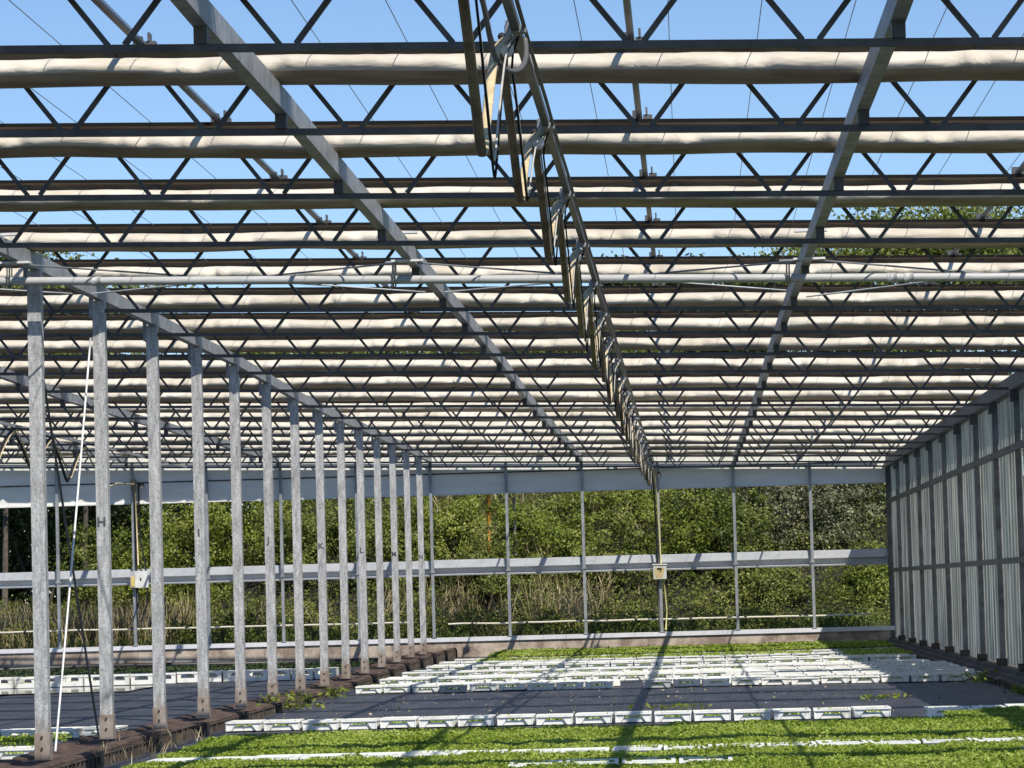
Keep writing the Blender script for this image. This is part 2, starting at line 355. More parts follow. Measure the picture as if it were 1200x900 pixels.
# drive shafts above the trusses with drive brackets
for sx, nm in ((-3.48, 'left of the hanging hose'), (-.27, 'above and right of the hanging hose'), (2.93, 'near the right wall'), (-7.0, 'over the row of posts'), (-10.6, 'over the left bay')):
    s = thing('drive_shaft', (sx, 0, 5.15-.0271*sx), 'grey drive pipe lying over the trusses, %s' % nm, 'pipe', 'drive pipes over the roof')
    MB().tube([(0, 4*P, 0), (0, 23*P, 0)], .024, 8).build('shaft', CHORD, s)
    BR = MB().box(-.05, .01, -.03, .03, -.10, .05).box(.03, .10, -.04, .04, -.05, .015).box(.05, .065, -.05, .05, .015, .07).mesh('bracket', CHORD)
    for n in range(4, 24): link('bracket', BR, s, (0, TY(n)+.1, 0))

# cross pipe in front of the fifth truss, its hangers and the cross bracing
py = 8.9*P
pz = lambda x: 4.585 - .0275*(x+1.6)
t = thing('cross_pipe', (0, py, 0), 'pale grey water pipe crossing the whole span under the roof', 'pipe')
MB().tube([(x, 0, pz(x)+.008*noise.noise(Vector((x*.6, 1, 1)))) for x in np.linspace(-19, 4.85, 60)], .041, 14).build('pipe_run', PIPE, t)
for x in (-5.62, .98+1.2, -11.9, 2.02): MB().tube([(x-.045, 0, pz(x)), (x+.045, 0, pz(x-.05))], .047, 14).build('coupling', PIPE, t)
for gx in GX:
    m_ = MB()
    for dx in (-.012, .012):
        m_.tube([(gx-.18+dx, -.055, pz(gx)+.17), (gx-.18+dx, -.056, pz(gx)-.02), (gx-.18+dx, 0, pz(gx)-.056), (gx-.18+dx, .056, pz(gx)-.02), (gx-.18+dx, .055, pz(gx)+.17)], .007, 6)
    m_.box(gx-.26, gx+.05, -.06, .06, pz(gx)+.165, pz(gx)+.18); m_.build('hanger', STEEL, t)
bi = 0
for a, b, nm in ((2, 3, 'left bay beyond the posts'), (3, 4, 'bay over the left side'), (4, 5, 'middle bay around the hoses')):
    for fl in (0, 1):
        xa, xb = (GX[a]+.1, GX[b]-.1) if not fl else (GX[b]-.1, GX[a]+.1)
        p = (xa, 8.72*P, 4.541-.0271*xa+.1); q = (xb, 9.72*P, 4.541-.0271*xb+.14)
        tag(MB().tube([p, q], .009, 8).build('brace_rod', STEEL), 'thin galvanised cross brace rod in the %s, rising to the %s' % (nm, 'right' if not fl else 'left'), 'brace rod', 'cross brace rods')
xa, xb = GX[5]+.1, WALLX-.15
for fl in (0, 1):
    p = ((xa, xb)[fl], 8.72*P, 4.61); q = ((xb, xa)[fl], 9.72*P, 4.58)
    tag(MB().tube([p, q], .009, 8).build('brace_rod', STEEL), 'thin galvanised cross brace rod in the bay by the right wall, rising to the %s' % ('right' if not fl else 'left'), 'brace rod', 'cross brace rods')

# ------------------------------------------------------------ row of posts with letters
LET = {10:'H', 12:'I', 14:'J', 16:'K', 18:'L', 20:'M', 22:'N'}
BZ = {9:.125, 10:.165, 11:.115, 12:.115, 13:.10, 14:.095, 15:.075, 16:.09, 17:.126, 18:.13, 19:.165, 20:.185, 21:.21, 22:.21}
INK = mat('marker_ink', (.075,.077,.09), .7)
def letter(ch, parent, x, y, z):
    cu = bpy.data.curves.new('letter', 'FONT'); cu.body = ch; cu.size = .135; cu.align_x = 'CENTER'; cu.extrude = .0015; cu.offset = .004
    o = bpy.data.objects.new('letter_curve', cu); COL.objects.link(o); bpy.context.view_layer.update()
    me = bpy.data.meshes.new_from_object(o.evaluated_get(bpy.context.evaluated_depsgraph_get()))
    bpy.data.objects.remove(o); me.materials.clear(); me.materials.append(INK); me.name = 'letter'
    k = link('letter', me, parent, (x, y, z)); k.rotation_euler = (math.pi/2, 0, 0); return k
for n in range(9, 23):
    topz = 4.541+.0271*6.285+DZ[n]+.11
    lab = 'galvanised square post %s' % ('lettered %s, in the row on the dark kerb' % LET[n] if n in LET else 'without a letter, %s in the row on the dark kerb' % ('nearest the camera' if n == 9 else ORD[n-8]))
    p = thing('steel_post', (-6.29, n*P, BZ[n]), lab, 'post', 'posts on the left kerb')
    hgt = topz-BZ[n]
    MB().box(-.066, .066, -.066, .066, .02, hgt).build('shaft', POST, p)
    MB().box(-.0745, .0745, -.0745, .0745, -.03, .23).build('base_sleeve', RUST, p)
    b = MB()
    for z in (.08, .19): b.tube([(0, -.076, z), (0, -.090, z)], .012, 8)
    b.build('bolt', DARK, p)
    MB().box(-.105, -.07, -.04, .04, hgt-.18, hgt+.1).build('head_plate', STEEL, p)
    if n in LET: letter(LET[n], p, -.01, -.0685, 2.42-BZ[n])

# brace cable and rope between first two posts
def line(p, q, sag=0, n=14):
    return [tuple(Vector(p).lerp(Vector(q), i/n) + Vector((0, 0, -sag*4*(i/n)*(1-i/n)))) for i in range(n+1)]
tag(MB().tube(line((-6.34, 9*P+.3, 4.25), (-6.37, 10*P-.1, .17), .0), .013, 7).build('brace_cable', CABLE), 'dark slack cable slanting from the nearest post down to the second', 'cable')
wr = MB().tube(line((-6.37, 10*P-.12, 4.45), (-6.26, 9*P+.45, .15), .05), .011, 8)
tag(wr.build('white_rope', WHITE), 'white rope slanting from the head of the second post down beside the first', 'rope')

# ------------------------------------------------------------ kerbs
t = thing('left_kerb', (0, 0, 0), 'dark brown kerb under the row of posts, with ledges and straps', 'kerb')
def kz(y): 
    n = min(22, max(9, y/P)); a = int(math.floor(n)); b = min(22, a+1); return BZ[a]*(1-(n-a)) + BZ[b]*(n-a) - .01
for n in range(6, 23):
    y0, y1 = n*P+.12, (n+1)*P-.12
    m_ = MB(); b0 = len(m_.v)
    prof = [(-6.62,-.03),(-6.62,.0),(-6.48,-.012),(-6.46,-.035),(-6.36,-.045),(-6.20,-.045),(-6.10,-.035),(-6.08,.0),(-5.99,.004),(-5.96,-.03),(-5.90,-.03),(-5.88,.03),(-5.86,.05),(-5.79,.055),(-5.755,.035),(-5.745,-.3)]
    for y in (y0, y1):
        for x, z in prof: m_.v.append((x, y, kz(y)+z if z > -.2 else -.02))
    q = len(prof)
    for i in range(q-1): m_.face([i, i+1, q+i+1, q+i])
    m_.face(list(range(q))[::-1]); m_.face([q+i for i in range(q)])
    m_.build('kerb_block', TIMBER, t)
    g_ = MB()
    for j in range(16):
        yy = y0+.1+(y1-y0-.2)*j/15
        g_.box(-5.75, -5.735, yy-.03, yy+.03, 0, kz(yy)-.02+.03*random.random())
    g_.box(-5.755, -5.735, y0, y1, kz(y0)-.0, kz(y0)+.012)
    g_.build('drip_rib', GRIME, t)
    y = n*P
    MB().box(-6.64, -5.745, y-.115, y+.115, -.01, kz(y)-.03).box(-5.76, -5.72, y-.09, y+.09, 0, kz(y)+.05).build('strap', BLACK, t)
t = thing('right_kerb', (0, 0, 0), 'dark grimy concrete kerb along the foot of the right wall', 'kerb')
for n in range(10, 23):
    y0, y1 = n*P+.01, (n+1)*P-.01
    m_ = MB(); prof = [(5.3,.20),(4.86,.20),(4.84,.15),(4.72,.14),(4.70,.10),(4.56,.085),(4.52,-.02)]
    for y in (y0, y1):
        for x, z in prof: m_.v.append((x, y, z))
    q = len(prof)
    for i in range(q-1): m_.face([i, q+i, q+i+1, i+1])
    m_.face(list(range(q))); m_.face([q+i for i in range(q)][::-1])
    m_.build('kerb_block', GRIME, t)
    c_ = MB()
    for j in range(7):
        yy = y0+.2+j*.5; c_.box(4.505, 4.55, yy, yy+.09, 0, .085+.03*random.random())
    c_.build('stop_block', GRIME, t)
t = thing('end_kerb', (0, 84.32, 0), 'stained concrete kerb with a white sill under the far end wall', 'kerb')
for i in range(8):
    x0 = -20 + i*3.16
    MB().box(x0+.004, min(5.0, x0+3.156), -.16, .16, -.02, .395).build('concrete_block', CONC, t)
MB().box(-20, 5.0, -.20, .2, .398, .50).build('sill', mat('pale_sill', (.74,.74,.78), .5, scale=1.5, col2=(.60,.60,.64)), t)

# ------------------------------------------------------------ far end wall
W = 23*P
fpx = [-17.51, -15.62, -13.72, -11.88, -10.03, -8.15, -6.305, -4.43, -2.56, -.694, 1.168, 3.046]
pn = ['leftmost', 'second from the left', 'carrying the white switch box', 'fourth from the left', 'fifth from the left', 'sixth from the left', 'at the end of the dark kerb', 'first right of the dark kerb', 'second right of the dark kerb', 'carrying the yellow hose and beige box', 'second from the right wall', 'nearest to the right wall']
for x, nm in zip(fpx, pn):
    p = thing('end_wall_post', (x, W, .5), 'slim galvanised far wall post, %s' % nm, 'post', 'slim posts of the far wall')
    MB().box(-.035, .035, -.05, .05, 0, 4.541-.0271*x-.5+(.1)).build('shaft', STEEL, p)
    MB().box(-.055, .055, -.07, .04, 1.60, 1.64).build('cleat', STEEL, p)
    MB().box(-.06, .06, -.075, .05, 0, .015).build('foot_plate', STEEL, p)
h = thing('header_panel', (0, W+.12, 0), 'blue grey sheet metal header across the top of the far wall', 'panel')
for i in range(13):
    a = fpx[i-1] if i else -19.4; b = fpx[i] if i < 12 else 4.92
    m_ = MB().box(a+.003, b-.003, -.02, .02, 4.05-.004*i*.5, 4.53).box(a+.003, b-.003, -.012, .02, 4.552, 5.18+.0271*6-.0271*(a+b)/2)
    m_.build('sheet', HEADER, h)
MB().box(-19.4, 4.92, -.045, -.022, 4.526, 4.556).build('seam_strip', DARK, h)
MB().box(-19.4, 4.92, -.05, .0, 4.012, 4.045).build('bottom_lip', WHITE, h)
rl = thing('wall_rail', (0, W+.06, 0), 'long zinc mid rail with a groove across the far wall', 'rail')
for i in range(13):
    a = fpx[i-1] if i else -19.4; b = fpx[i] if i < 12 else 4.92
    o = .012*random.uniform(-1, 1)
    MB().poly_prism([(0,2.215),(.02,2.395),(.10,2.41),(.24,2.405),(.24,2.02),(-.075,2.02),(-.085,2.05),(-.02,2.062),(.17,2.066),(.175,2.195),(.02,2.205)], a+.004, b-.004).build('rail_section', RAILM, rl, (0, 0, o))
for a, b, zz, nm in ((-18.5, -6.9, .93, 'left part, behind the row of posts'), (-5.98, 4.45, .83, 'right part, in front of the bramble bank')):
    t = thing('irrigation_pipe', (0, W+.35, zz), 'thin pale pipe low along the far wall, %s' % nm, 'pipe')
    L_ = b-a
    MB().tube([(a+L_*i/30, 0, .02*noise.noise(Vector((i*.4, 0, 0)))-.0012*i) for i in range(31)], .021, 8).build('pipe_run', mat('cream_pipe', (.62,.58,.47), .5), t)
    x = a+.6
    while x < b: MB().tube([(x-.03, 0, -.005), (x+.03, 0, -.005)], .034, 8).build('joint', BLACK, t); x += 1.35
t = thing('corner_post', (4.95, W, 0), 'dark corner post where the far wall meets the right wall', 'post')
MB().box(-.05, .09, -.05, .11, .1, 4.55).build('shaft', CHORD, t); MB().box(-.09, .12, -.09, .13, .1, .22).build('base_block', GRIME, t)

# ------------------------------------------------------------ right wall
def corr_mesh(z0, z1, seed):
    rr = random.Random(seed); mb = MB(); L_ = P-.16; N = 7; x0 = 0; prof = []
    y = .0
    for i in range(N):
        a = L_*i/N; d = L_/N
        prof += [(.03, a), (.03, a+d*.30), (.062, a+d*.42), (.062, a+d*.9)]
    prof.append((.03, L_))
    for z in (z0, z0+(z1-z0)*.33, z0+(z1-z0)*.66, z1):
        for x, y in prof: mb.v.append((x+.006*rr.uniform(-1,1), y, z+ (.012*rr.uniform(-1,1) if z in (z0, z1) else 0)))
    q = len(prof)
    for k in range(3):
        for i in range(q-1): mb.face([k*q+i, k*q+i+1, (k+1)*q+i+1, (k+1)*q+i])
    return mb.mesh('corrugated_sheet', POLY)
WPOST = mat('dull_wall_steel', (.23,.23,.23), .6, .3, scale=4, col2=(.12,.12,.12))
CS = [corr_mesh(.22, 4.395, s) for s in range(3)]
for n in range(11, 23):
    wh = ORD[23-n]+' bay from the far corner'
    c = link('wall_cladding', CS[n % 3], None, (WALLX+.065, n*P+.08, 0))
    tag(c, 'grey corrugated translucent sheet in the right wall, %s' % wh, 'wall panel', 'corrugated sheets of the right wall')
    if n > 11:
        p = thing('wall_post', (WALLX, n*P, .16), 'dark steel right wall post, %s from the far corner' % ORD[23-n], 'post', 'posts of the right wall')
        MB().box(-.01, .085, -.038, .038, 0, 4.40).build('shaft', WPOST, p)
        MB().box(-.07, .10, -.075, .075, 0, .16).build('foot_bracket', GRIME, p)
        MB().box(-.06, .06, -.05, .05, 4.06, 4.24).build('knee_bracket', CHORD, p)
for z, nm, s in ((3.545, 'upper', .05), (1.86, 'lower', .045)):
    tag(MB().box(WALLX-.03, WALLX+.03, 11*P, W-.05, z-s, z+s).build('wall_girt', CHORD), 'grey steel %s girt running along the right wall' % nm, 'girt')
tag(MB().box(WALLX-.04, WALLX+.14, 4*P, W-.05, 4.40, 4.56).box(WALLX+.0, WALLX+.42, 4*P, W-.05, 4.561, 4.64).build('eave_beam', CHORD), 'dark eave gutter beam along the top of the right wall', 'beam')

MATTE = mat('matte_black_cable', (.022,.022,.021), .95, spec=.1); MATTEW = mat('matte_white_cable', (.55,.54,.50), .9, scale=6, col2=(.42,.41,.37), spec=.1)
# ------------------------------------------------------------ festoon (middle)
def festoon(rx, rzf, ns, offs, drop, lab, hose_mat, with_white=True, near=True):
    y0 = 4*P if near else 13*P
    t = thing('festoon_rail', (rx, 0, 0), '%s, the track under the roof that carries the loops' % lab, 'rail')
    yy = np.linspace(y0, W-.9, 40)
    MB().bar((0, y0, rzf(y0)), (0, W-.9, rzf(W-.9)), .042, .055).build('track', mat('dark_track', (.09,.09,.09), .45, .4) if near else GUTTER, t)
    if near: MB().tube([(.045, y, rzf(y)+.01*math.sin(y*1.7)) for y in yy], .011, 6).build('track_cable', BLACK, t)
    ty = [(n+offs)*P for n in ns]
    for i, y in enumerate(ty):
        z = rzf(y)
        k = thing('hose_trolley', (rx, y, z-.03), '%s: trolley clamp %s from the far wall' % (lab.split(',')[0], ORD[len(ty)-i]), 'trolley', 'trolleys of the '+lab.split(',')[0])
        MB().box(-.055, .055, -.035, .035, .0, .035).box(-.05, -.02, -.05, .05, -.02, .06).build('clamp', STEEL, k)
        MB().tube([(-.045, 0, -.0), (-.045, 0, -.05)], .009, 6).ball((-.045, -.02, -.085), .045, 5, (.8,.9,1)).build('hanger', WHITE if near else HOSE, k)
        MB().ball((-.07, -.03, -.02), .022, 4).build('wheel', DARK, k)
    def strand(dx, dropk, ph):
        pts = []
        for i in range(len(ty)-1):
            a, b = ty[i], ty[i+1]; rr = random.Random(i*5+ph); dd = dropk*rr.uniform(.90, 1.08)*(1.5 if i == 0 and near else 1); sw = rr.uniform(-.018, .012); mid = rr.uniform(.47, .54)
            qs = [0, .02, .05, .1, .18, .27, .35, .41, .45, .475, .49, .5, .51, .525, .55, .59, .65, .73, .82, .9, .95, .98]
            for q in qs:
                v = min(1, math.sqrt((2*q-1)**2+.004)); qq = q*mid/.5 if q < .5 else mid+(q-.5)*(1-mid)/.5
                e = min(1, (1-abs(2*q-1))*7)
                y = a+(b-a)*qq
                pts.append((rx-.035+dx-(.045+sw)*e, y, rzf(y)-.085+.035*(1-e) - dd*(1-v)**1.4))
        pts.append((rx-.035, ty[-1], rzf(ty[-1])-.06)); return pts
    return ty, strand
rz = lambda y: 4.462 + .0000*(y) + (.16 if y > 60 else .0)*min(1, (y-60)/20 if y > 60 else 0)
ty, st = festoon(-.795, rz, list(range(3, 23)), .70, .9, 'middle hose line', HOSE)
hm = MB().tube(st(0, .62, 1), .024, 10, flat=.5); me = hm.mesh('looped_hose', HOSE); me.materials.append(HOSE_SHADE)
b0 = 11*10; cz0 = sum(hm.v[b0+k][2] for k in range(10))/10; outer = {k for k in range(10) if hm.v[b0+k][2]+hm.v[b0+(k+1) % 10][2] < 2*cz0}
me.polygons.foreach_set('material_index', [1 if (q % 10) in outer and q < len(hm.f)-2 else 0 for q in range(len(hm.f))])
tag(link('looped_hose', me), 'beige flat hose with shade painted on its outer side, looped along the middle track', 'hose')
tag(MB().tube(st(.05, .70, 3), .006, 6).build('looped_cable', MATTE), 'black cable hanging lowest in loops along the middle track', 'cable')
tag(MB().tube(st(.035, .64, 4), .0055, 6).build('looped_cable', MATTEW), 'white cable hanging in loops along the middle track', 'cable')
# loose coil of grey cable at nearest trolley
cp = []
for i in range(40):
    a = i/39; cp.append((-.86+.03*math.sin(a*9)+.10*a-.25*(1-a)**3, 4.35*P+.35*P*a, 4.9-.65*math.sin(a*math.pi*.80)-.12*a))
tag(MB().tube(cp, .014, 8).build('grey_cable', CABLE), 'loose grey cable curling beside the nearest middle trolley', 'cable')
# drop at the far wall
tag(MB().tube([(-.80, W-1.2, 4.5), (-.76, W-.6, 4.3), (-.73, W-.25, 3.9), (-.70, W-.10, 3.2), (-.675, W-.09, 2.3), (-.665, W-.09, 2.14)], .02, 8).build('yellow_hose', YELLOW), 'yellow green hose dropping down the far wall post to a beige box', 'hose')
tag(MB().tube([(-.84, W-1.2, 4.5), (-.80, W-.5, 4.2), (-.765, W-.2, 3.4), (-.755, W-.09, 1.8), (-.76, W-.09, .6)], .022, 8).build('black_hose', BLACK), 'black hose running down the left side of the hose post', 'hose')
tag(MB().tube([(-.62, W-.09, 1.85), (-.585, W-.09, 1.4), (-.56, W-.10, 1.0), (-.60, W-.1, .55)], .016, 8).build('tail_hose', YELLOW), 'short hose hanging from below the beige box to the sill', 'hose')
BEIGE = mat('beige_box', (.58,.45,.24), .6, scale=14, col2=(.46,.35,.17))
def switchbox(x, z, front, lab):
    k = thing('switch_box', (x, W-.10, z), lab, 'box')
    MB().box(-.16, .16, -.12, 0, -.17, .17).build('case', mat('grey_case', (.55,.56,.55), .5), k)
    MB().box(-.18, .18, -.14, .0, .172, .20).build('lid', WHITE, k)
    m_ = MB(); m_.v += [(-.13,-.1215,-.15),(.06,-.1215,-.15),(.12,-.1215,.11),(-.13,-.1215,.11)]; m_.face([0,1,2,3]); m_.build('front_label', front, k)
    MB().box(-.07, .05, -.128, -.1215, .06, .10).box(.0, .02, -.128, -.1215, .0, .06).build('mark', BLACK, k)
    return k
switchbox(-.70, 1.97, BEIGE, 'beige fronted switch box on the far post below the middle hose line')
# small motor at the far end of the festoon
tag(MB().box(-.79, -.69, W-.55, W-.35, 4.30, 4.52).tube([(-.66, W-.5, 4.30), (-.66, W-.5, 4.42)], .05, 8).build('end_motor', DARK), 'small dark motor at the far end of the middle hose line', 'motor')

# left bay festoon
rzl = lambda y: 4.87
ty2, st2 = festoon(-12.25, rzl, [15, 16, 17, 18, 19], -.03, .8, 'left bay hose line, pale', HOSE, near=False)
tag(MB().tube(st2(0, .80, 11), .030, 8).build('looped_hose', BLACK), 'thick black hose hanging in loops in the left bay', 'hose')
tag(MB().tube(st2(.05, .74, 12), .012, 6).build('looped_cable', HOSE), 'pale cable hanging in loops in the left bay', 'cable')
tag(MB().tube([(-12.29, 19*P-.1, 4.75), (-12.7, 20.3*P, 4.1), (-13.2, 21.5*P, 4.35), (-13.65, W-.12, 4.5), (-13.62, W-.12, 3.4), (-13.6, W-.12, 2.5)], .018, 8).build('drop_cable', HOSE), 'pale cable swinging over to the post with the white switch box', 'cable')
tag(MB().tube([(-13.56, W-.10, 4.55), (-13.55, W-.10, 3.2), (-13.42, W-.12, 2.5), (-13.36, W-.12, 1.6), (-13.5, W-.10, 1.3), (-13.54, W-.1, .95)], .022, 8).tube([(-13.66, W-.09, 4.5), (-13.65, W-.09, 2.2), (-13.63, W-.09, .95)], .026, 8).build('drop_hose', BLACK), 'black hoses running down the post with the white switch box', 'hose')
tag(MB().box(-13.72, -13.60, W-.35, W-.15, 4.36, 4.62).tube([(-13.45, W-.3, 4.38), (-13.45, W-.3, 4.52)], .07, 8).build('end_motor', DARK), 'dark motor at the top of the post with the white switch box', 'motor')
k = thing('switch_box', (-13.55, W-.09, 2.13), 'white switch box with a yellow front label in the left bay', 'box')
MB().box(-.12, .20, -.12, 0, -.19, .22).build('case', WHITE, k)
MB().box(-.24, -.121, -.13, -.0, -.19, .22).build('side_case', mat('grey_side', (.42,.43,.43), .5), k)
MB().box(-.22, -.13, -.145, -.131, -.16, .08).build('front_label', mat('yellow_label', (.72,.55,.16), .6), k)
MB().box(.0, .035, -.128, -.1205, -.02, .05).build('keyhole', DARK, k)

# ------------------------------------------------------------ trays
TW, TD, TH = .437, .58, .135
def tray_shell():
    mb = MB(); w2 = TW/2; d = TD
    # floor and side walls
    mb.box(-w2+.02, w2-.02, .03, d-.03, .006, .02)
    for sx in (-1, 1): mb.box(min(sx*w2*.96, sx*(w2*.96-.014)), max(sx*w2*.96, sx*(w2*.96-.014)), .02, d-.02, .02, TH-.02)
    for y, fr in ((.0, 1), (d, -1)):
        y0, y1 = (y, y+.014) if fr == 1 else (y-.014, y)
        # wall with a trapezoid hand hole: polygons left, right, below, above
        def pl(ps):
            b = len(mb.v); n = len(ps)
            for yy in (y0, y1): mb.v.extend([(px, yy, pz_) for px, pz_ in ps])
            mb.face([b+i for i in range(n)]); mb.face([b+n+i for i in range(n)][::-1])
            for i in range(n): mb.face([b+(i+1) % n, b+i, b+n+i, b+n+(i+1) % n])
        W2 = w2*.965
        pl([(-W2, 0), (-.150, 0), (-.098, .093), (-W2, .093)]); pl([(.150, 0), (W2, 0), (W2, .093), (.098, .093)])
        pl([(-W2, .0935), (W2, .0935), (W2, TH-.012), (-W2, TH-.012)])
        ph = y+fr*.026
        mb.v += [(-.149, ph, 0), (.149, ph, 0), (.116, ph, .066), (-.116, ph, .066)]; b = len(mb.v)-4; mb.face([b, b+1, b+2, b+3])
        # splayed cheeks of the hand hole
        for sx in (-1, 1):
            b = len(mb.v); mb.v += [(sx*.150, y1 if fr == 1 else y0, 0), (sx*.136, ph, 0), (sx*.088, ph, .093), (sx*.098, y1 if fr == 1 else y0, .093)]; mb.face([b, b+1, b+2, b+3])
    # side ribs on the front
    for sx in (-1, 1):
        mb.box(sx*.205-.006, sx*.205+.006, -.008, 0, 0, TH-.02)
    return mb
def tray_rim():
    mb = MB(); w2 = TW/2; d = TD
    mb.box(-w2, w2, -.016, .02, TH-.024, TH); mb.box(-w2, w2, d-.02, d+.016, TH-.024, TH)
    for sx in (-1, 1): mb.box(min(sx*w2, sx*(w2-.034)), max(sx*w2, sx*(w2-.034)), .0205, d-.0205, TH-.024, TH)
    mb.box(-.14, .14, -.017, .019, TH+.0005, TH+.012); return mb
def squash(mb, k=.80):
    mb.v = [(x, y, z*k) for x, y, z in mb.v]; return mb
SH = squash(tray_shell()).mesh('shell', TRAY); RM = squash(tray_rim()).mesh('rim', TRAY)
SHG = squash(tray_shell()).mesh('shell', TRAYG); RMG = squash(tray_rim()).mesh('rim', TRAYG)
def crate_shell():
    mb = MB(); w2 = .2; d = .55; H = .20
    for sx in (-1, 1): mb.box(min(sx*w2, sx*(w2-.015)), max(sx*w2, sx*(w2-.015)), .0, d, .0, H-.02)
    mb.box(-w2+.016, w2-.016, .02, d-.02, .006, .02)
    for y in (0, d-.015):
        mb.box(-w2+.016, w2-.016, y, y+.015, .0, .085)
        for sx in (-1, 1): mb.box(min(sx*(w2-.016), sx*.13), max(sx*(w2-.016), sx*.13), y, y+.015, .0855, H-.02)
        for sx in (-1, 1): 
            b = len(mb.v); mb.v += [(sx*.1295, y, .135), (sx*.1295, y, .165), (sx*.075, y, .165)]; mb.face([b, b+1, b+2])
    return mb
CSH = crate_shell().mesh('shell', TRAY)
CRM = MB().box(-.205, .205, -.012, .03, .165, .20).box(-.205, .205, .52, .562, .165, .20).box(-.205, -.17, .0305, .5195, .18, .2).box(.17, .205, .0305, .5195, .18, .2).mesh('rim', TRAY)
ntray = 0; tray_tops = []
def tray(x, y, lab, grp, kind='w', rot=0, seeds=.3, z=.016):
    global ntray
    t = thing('seed_tray' if kind != 'c' else 'seed_crate', (x, y, z), lab, 'seed tray' if kind != 'c' else 'crate', grp)
    s_, m_ = {'w': (SH, RM), 'g': (SHG, RMG), 'c': (CSH, CRM)}[kind]
    link('shell', s_, t); link('rim', m_, t); t.rotation_euler = (0, 0, rot); ntray += 1
    if seeds: tray_tops.append((x, y, rot, seeds, .40 if kind != 'c' else .36, .55 if kind != 'c' else .5))
    return t
def row(x0, x1, y0, y1, desc, grp, kind='w', pitch=.465, skip=(), jit=.03, seeds=.3, grey=(), order='from the left', z=.016):
    n = int((x1-x0)/pitch)+1; c = 0
    for i in range(n):
        if i in skip: continue
        c += 1; x = x0+i*pitch; y = y0+(y1-y0)*(x-x0)/max(.1, x1-x0)
        kd = 'g' if i in grey else kind
        nm = 'grey' if i in grey else 'white'
        tray(x, y+random.uniform(-jit, jit) - (.35 if i in grey else 0), '%s plastic %s, %s %s, %s' % (nm, 'crate' if kind == 'c' else 'seed tray', ORD[c], order, desc), grp, kd, random.uniform(-.03, .03), seeds, z+random.uniform(0, .012))
row(-4.7, 4.3, 30.55, 31.0, 'front row half buried in seedlings', 'front row of trays', seeds=.9, jit=.06, z=.048)
row(2.95, 4.3, 28.2, 28.2, 'bottom right corner row', 'bottom right trays', seeds=.9, jit=.02, z=.075)
row(-1.3, .4, 28.0, 28.0, 'bottom edge row', 'bottom edge trays', seeds=.9, jit=.02, z=.07)
row(-5.35, 2.2, 40.6, 40.1, 'row before the bare fabric', 'middle row of trays', seeds=.8)
row(2.9, 4.4, 39.5, 39.5, 'short row by the right kerb', 'trays by the right kerb', seeds=1.2)
row(-5.2, 4.45, 55.0, 53.5, 'front row beyond the bare fabric', 'front row of the far block', skip=(9,), grey=(3, 10), seeds=.6)
row(-5.2, .5, 59.3, 58.7, 'second row beyond the fabric', 'second row of the far block', seeds=.6)
row(-5.2, 2.0, 64.0, 63.2, 'third row beyond the fabric', 'third row of the far block', seeds=.6)
row(-5.1, 4.3, 68.6, 67.6, 'fourth row beyond the fabric', 'fourth row of the far block', seeds=.6)
row(-5.1, 4.4, 72.2, 72.2, 'fifth row beyond the fabric', 'fifth row of the far block', seeds=.15)
row(-5.0, 4.4, 75.4, 75.4, 'last row before the kerb', 'last row of the far block', seeds=.15)
for j in range(6):
    row(1.15, 4.45, 55.3+j*1.5, 54.4+j*1.5, '%s packed row, far right block' % ORD[j+1], 'packed rows of the far block', pitch=.46, seeds=.1)
row(-16.5, -7.0, 63.6, 65.6, 'far row of the left bay', 'far crates of the left bay', 'c', pitch=.43, seeds=.3)
row(-9.3, -6.75, 39.6, 40.2, 'middle row of the left bay', 'middle trays of the left bay', seeds=.3)
row(-7.9, -6.85, 34.4, 34.9, 'nearest row of the left bay', 'near trays of the left bay', seeds=.5)
print('trays', ntray)
# the far block's remaining packed trays (hundreds of rims behind the rows above)
m_ = MB(); H_ = .016+TH*.80
fr = [(55.0, 53.5), (59.3, 58.3), (64.0, 62.9), (68.6, 67.6), (72.2, 72.2), (75.4, 75.4), (77.0, 77.0)]
for k in range(6):
    a0, b0 = fr[k]; a1, b1 = fr[k+1]; c_ = 1
    while True:
        ya, yb = a0+.64*c_, b0+.64*c_
        if ya > a1-(2.7 if k < 3 else 1.3): break
        xe = 4.3 if k > 1 else 1.0
        x = -5.2+.1*random.random()
        while x < xe:
            if random.random() < .93 and not (k == 0 and c_ < 4 and -1.35 < x < -.6):
                y = ya+(yb-ya)*(x+5.2)/9.6+random.uniform(-.04, .04); h_ = H_+random.uniform(-.012, .006)
                m_.box(x-.215, x+.215, y, y+.035, .02, h_); m_.box(x-.215, x+.215, y+.55, y+.585, .02, h_)
                m_.box(x-.215, x-.19, y+.036, y+.549, .02, h_); m_.box(x+.19, x+.215, y+.036, y+.549, .02, h_); m_.box(x-.189, x+.189, y+.036, y+.549, .02, .035)
                if random.random() < .3: tray_tops.append((x, y, 0, .45, .36, .5))
            x += .465
        c_ += 1
tag(m_.build('packed_trays', TRAY), 'white trays packed side by side behind the front rows of the far block', kind='stuff')

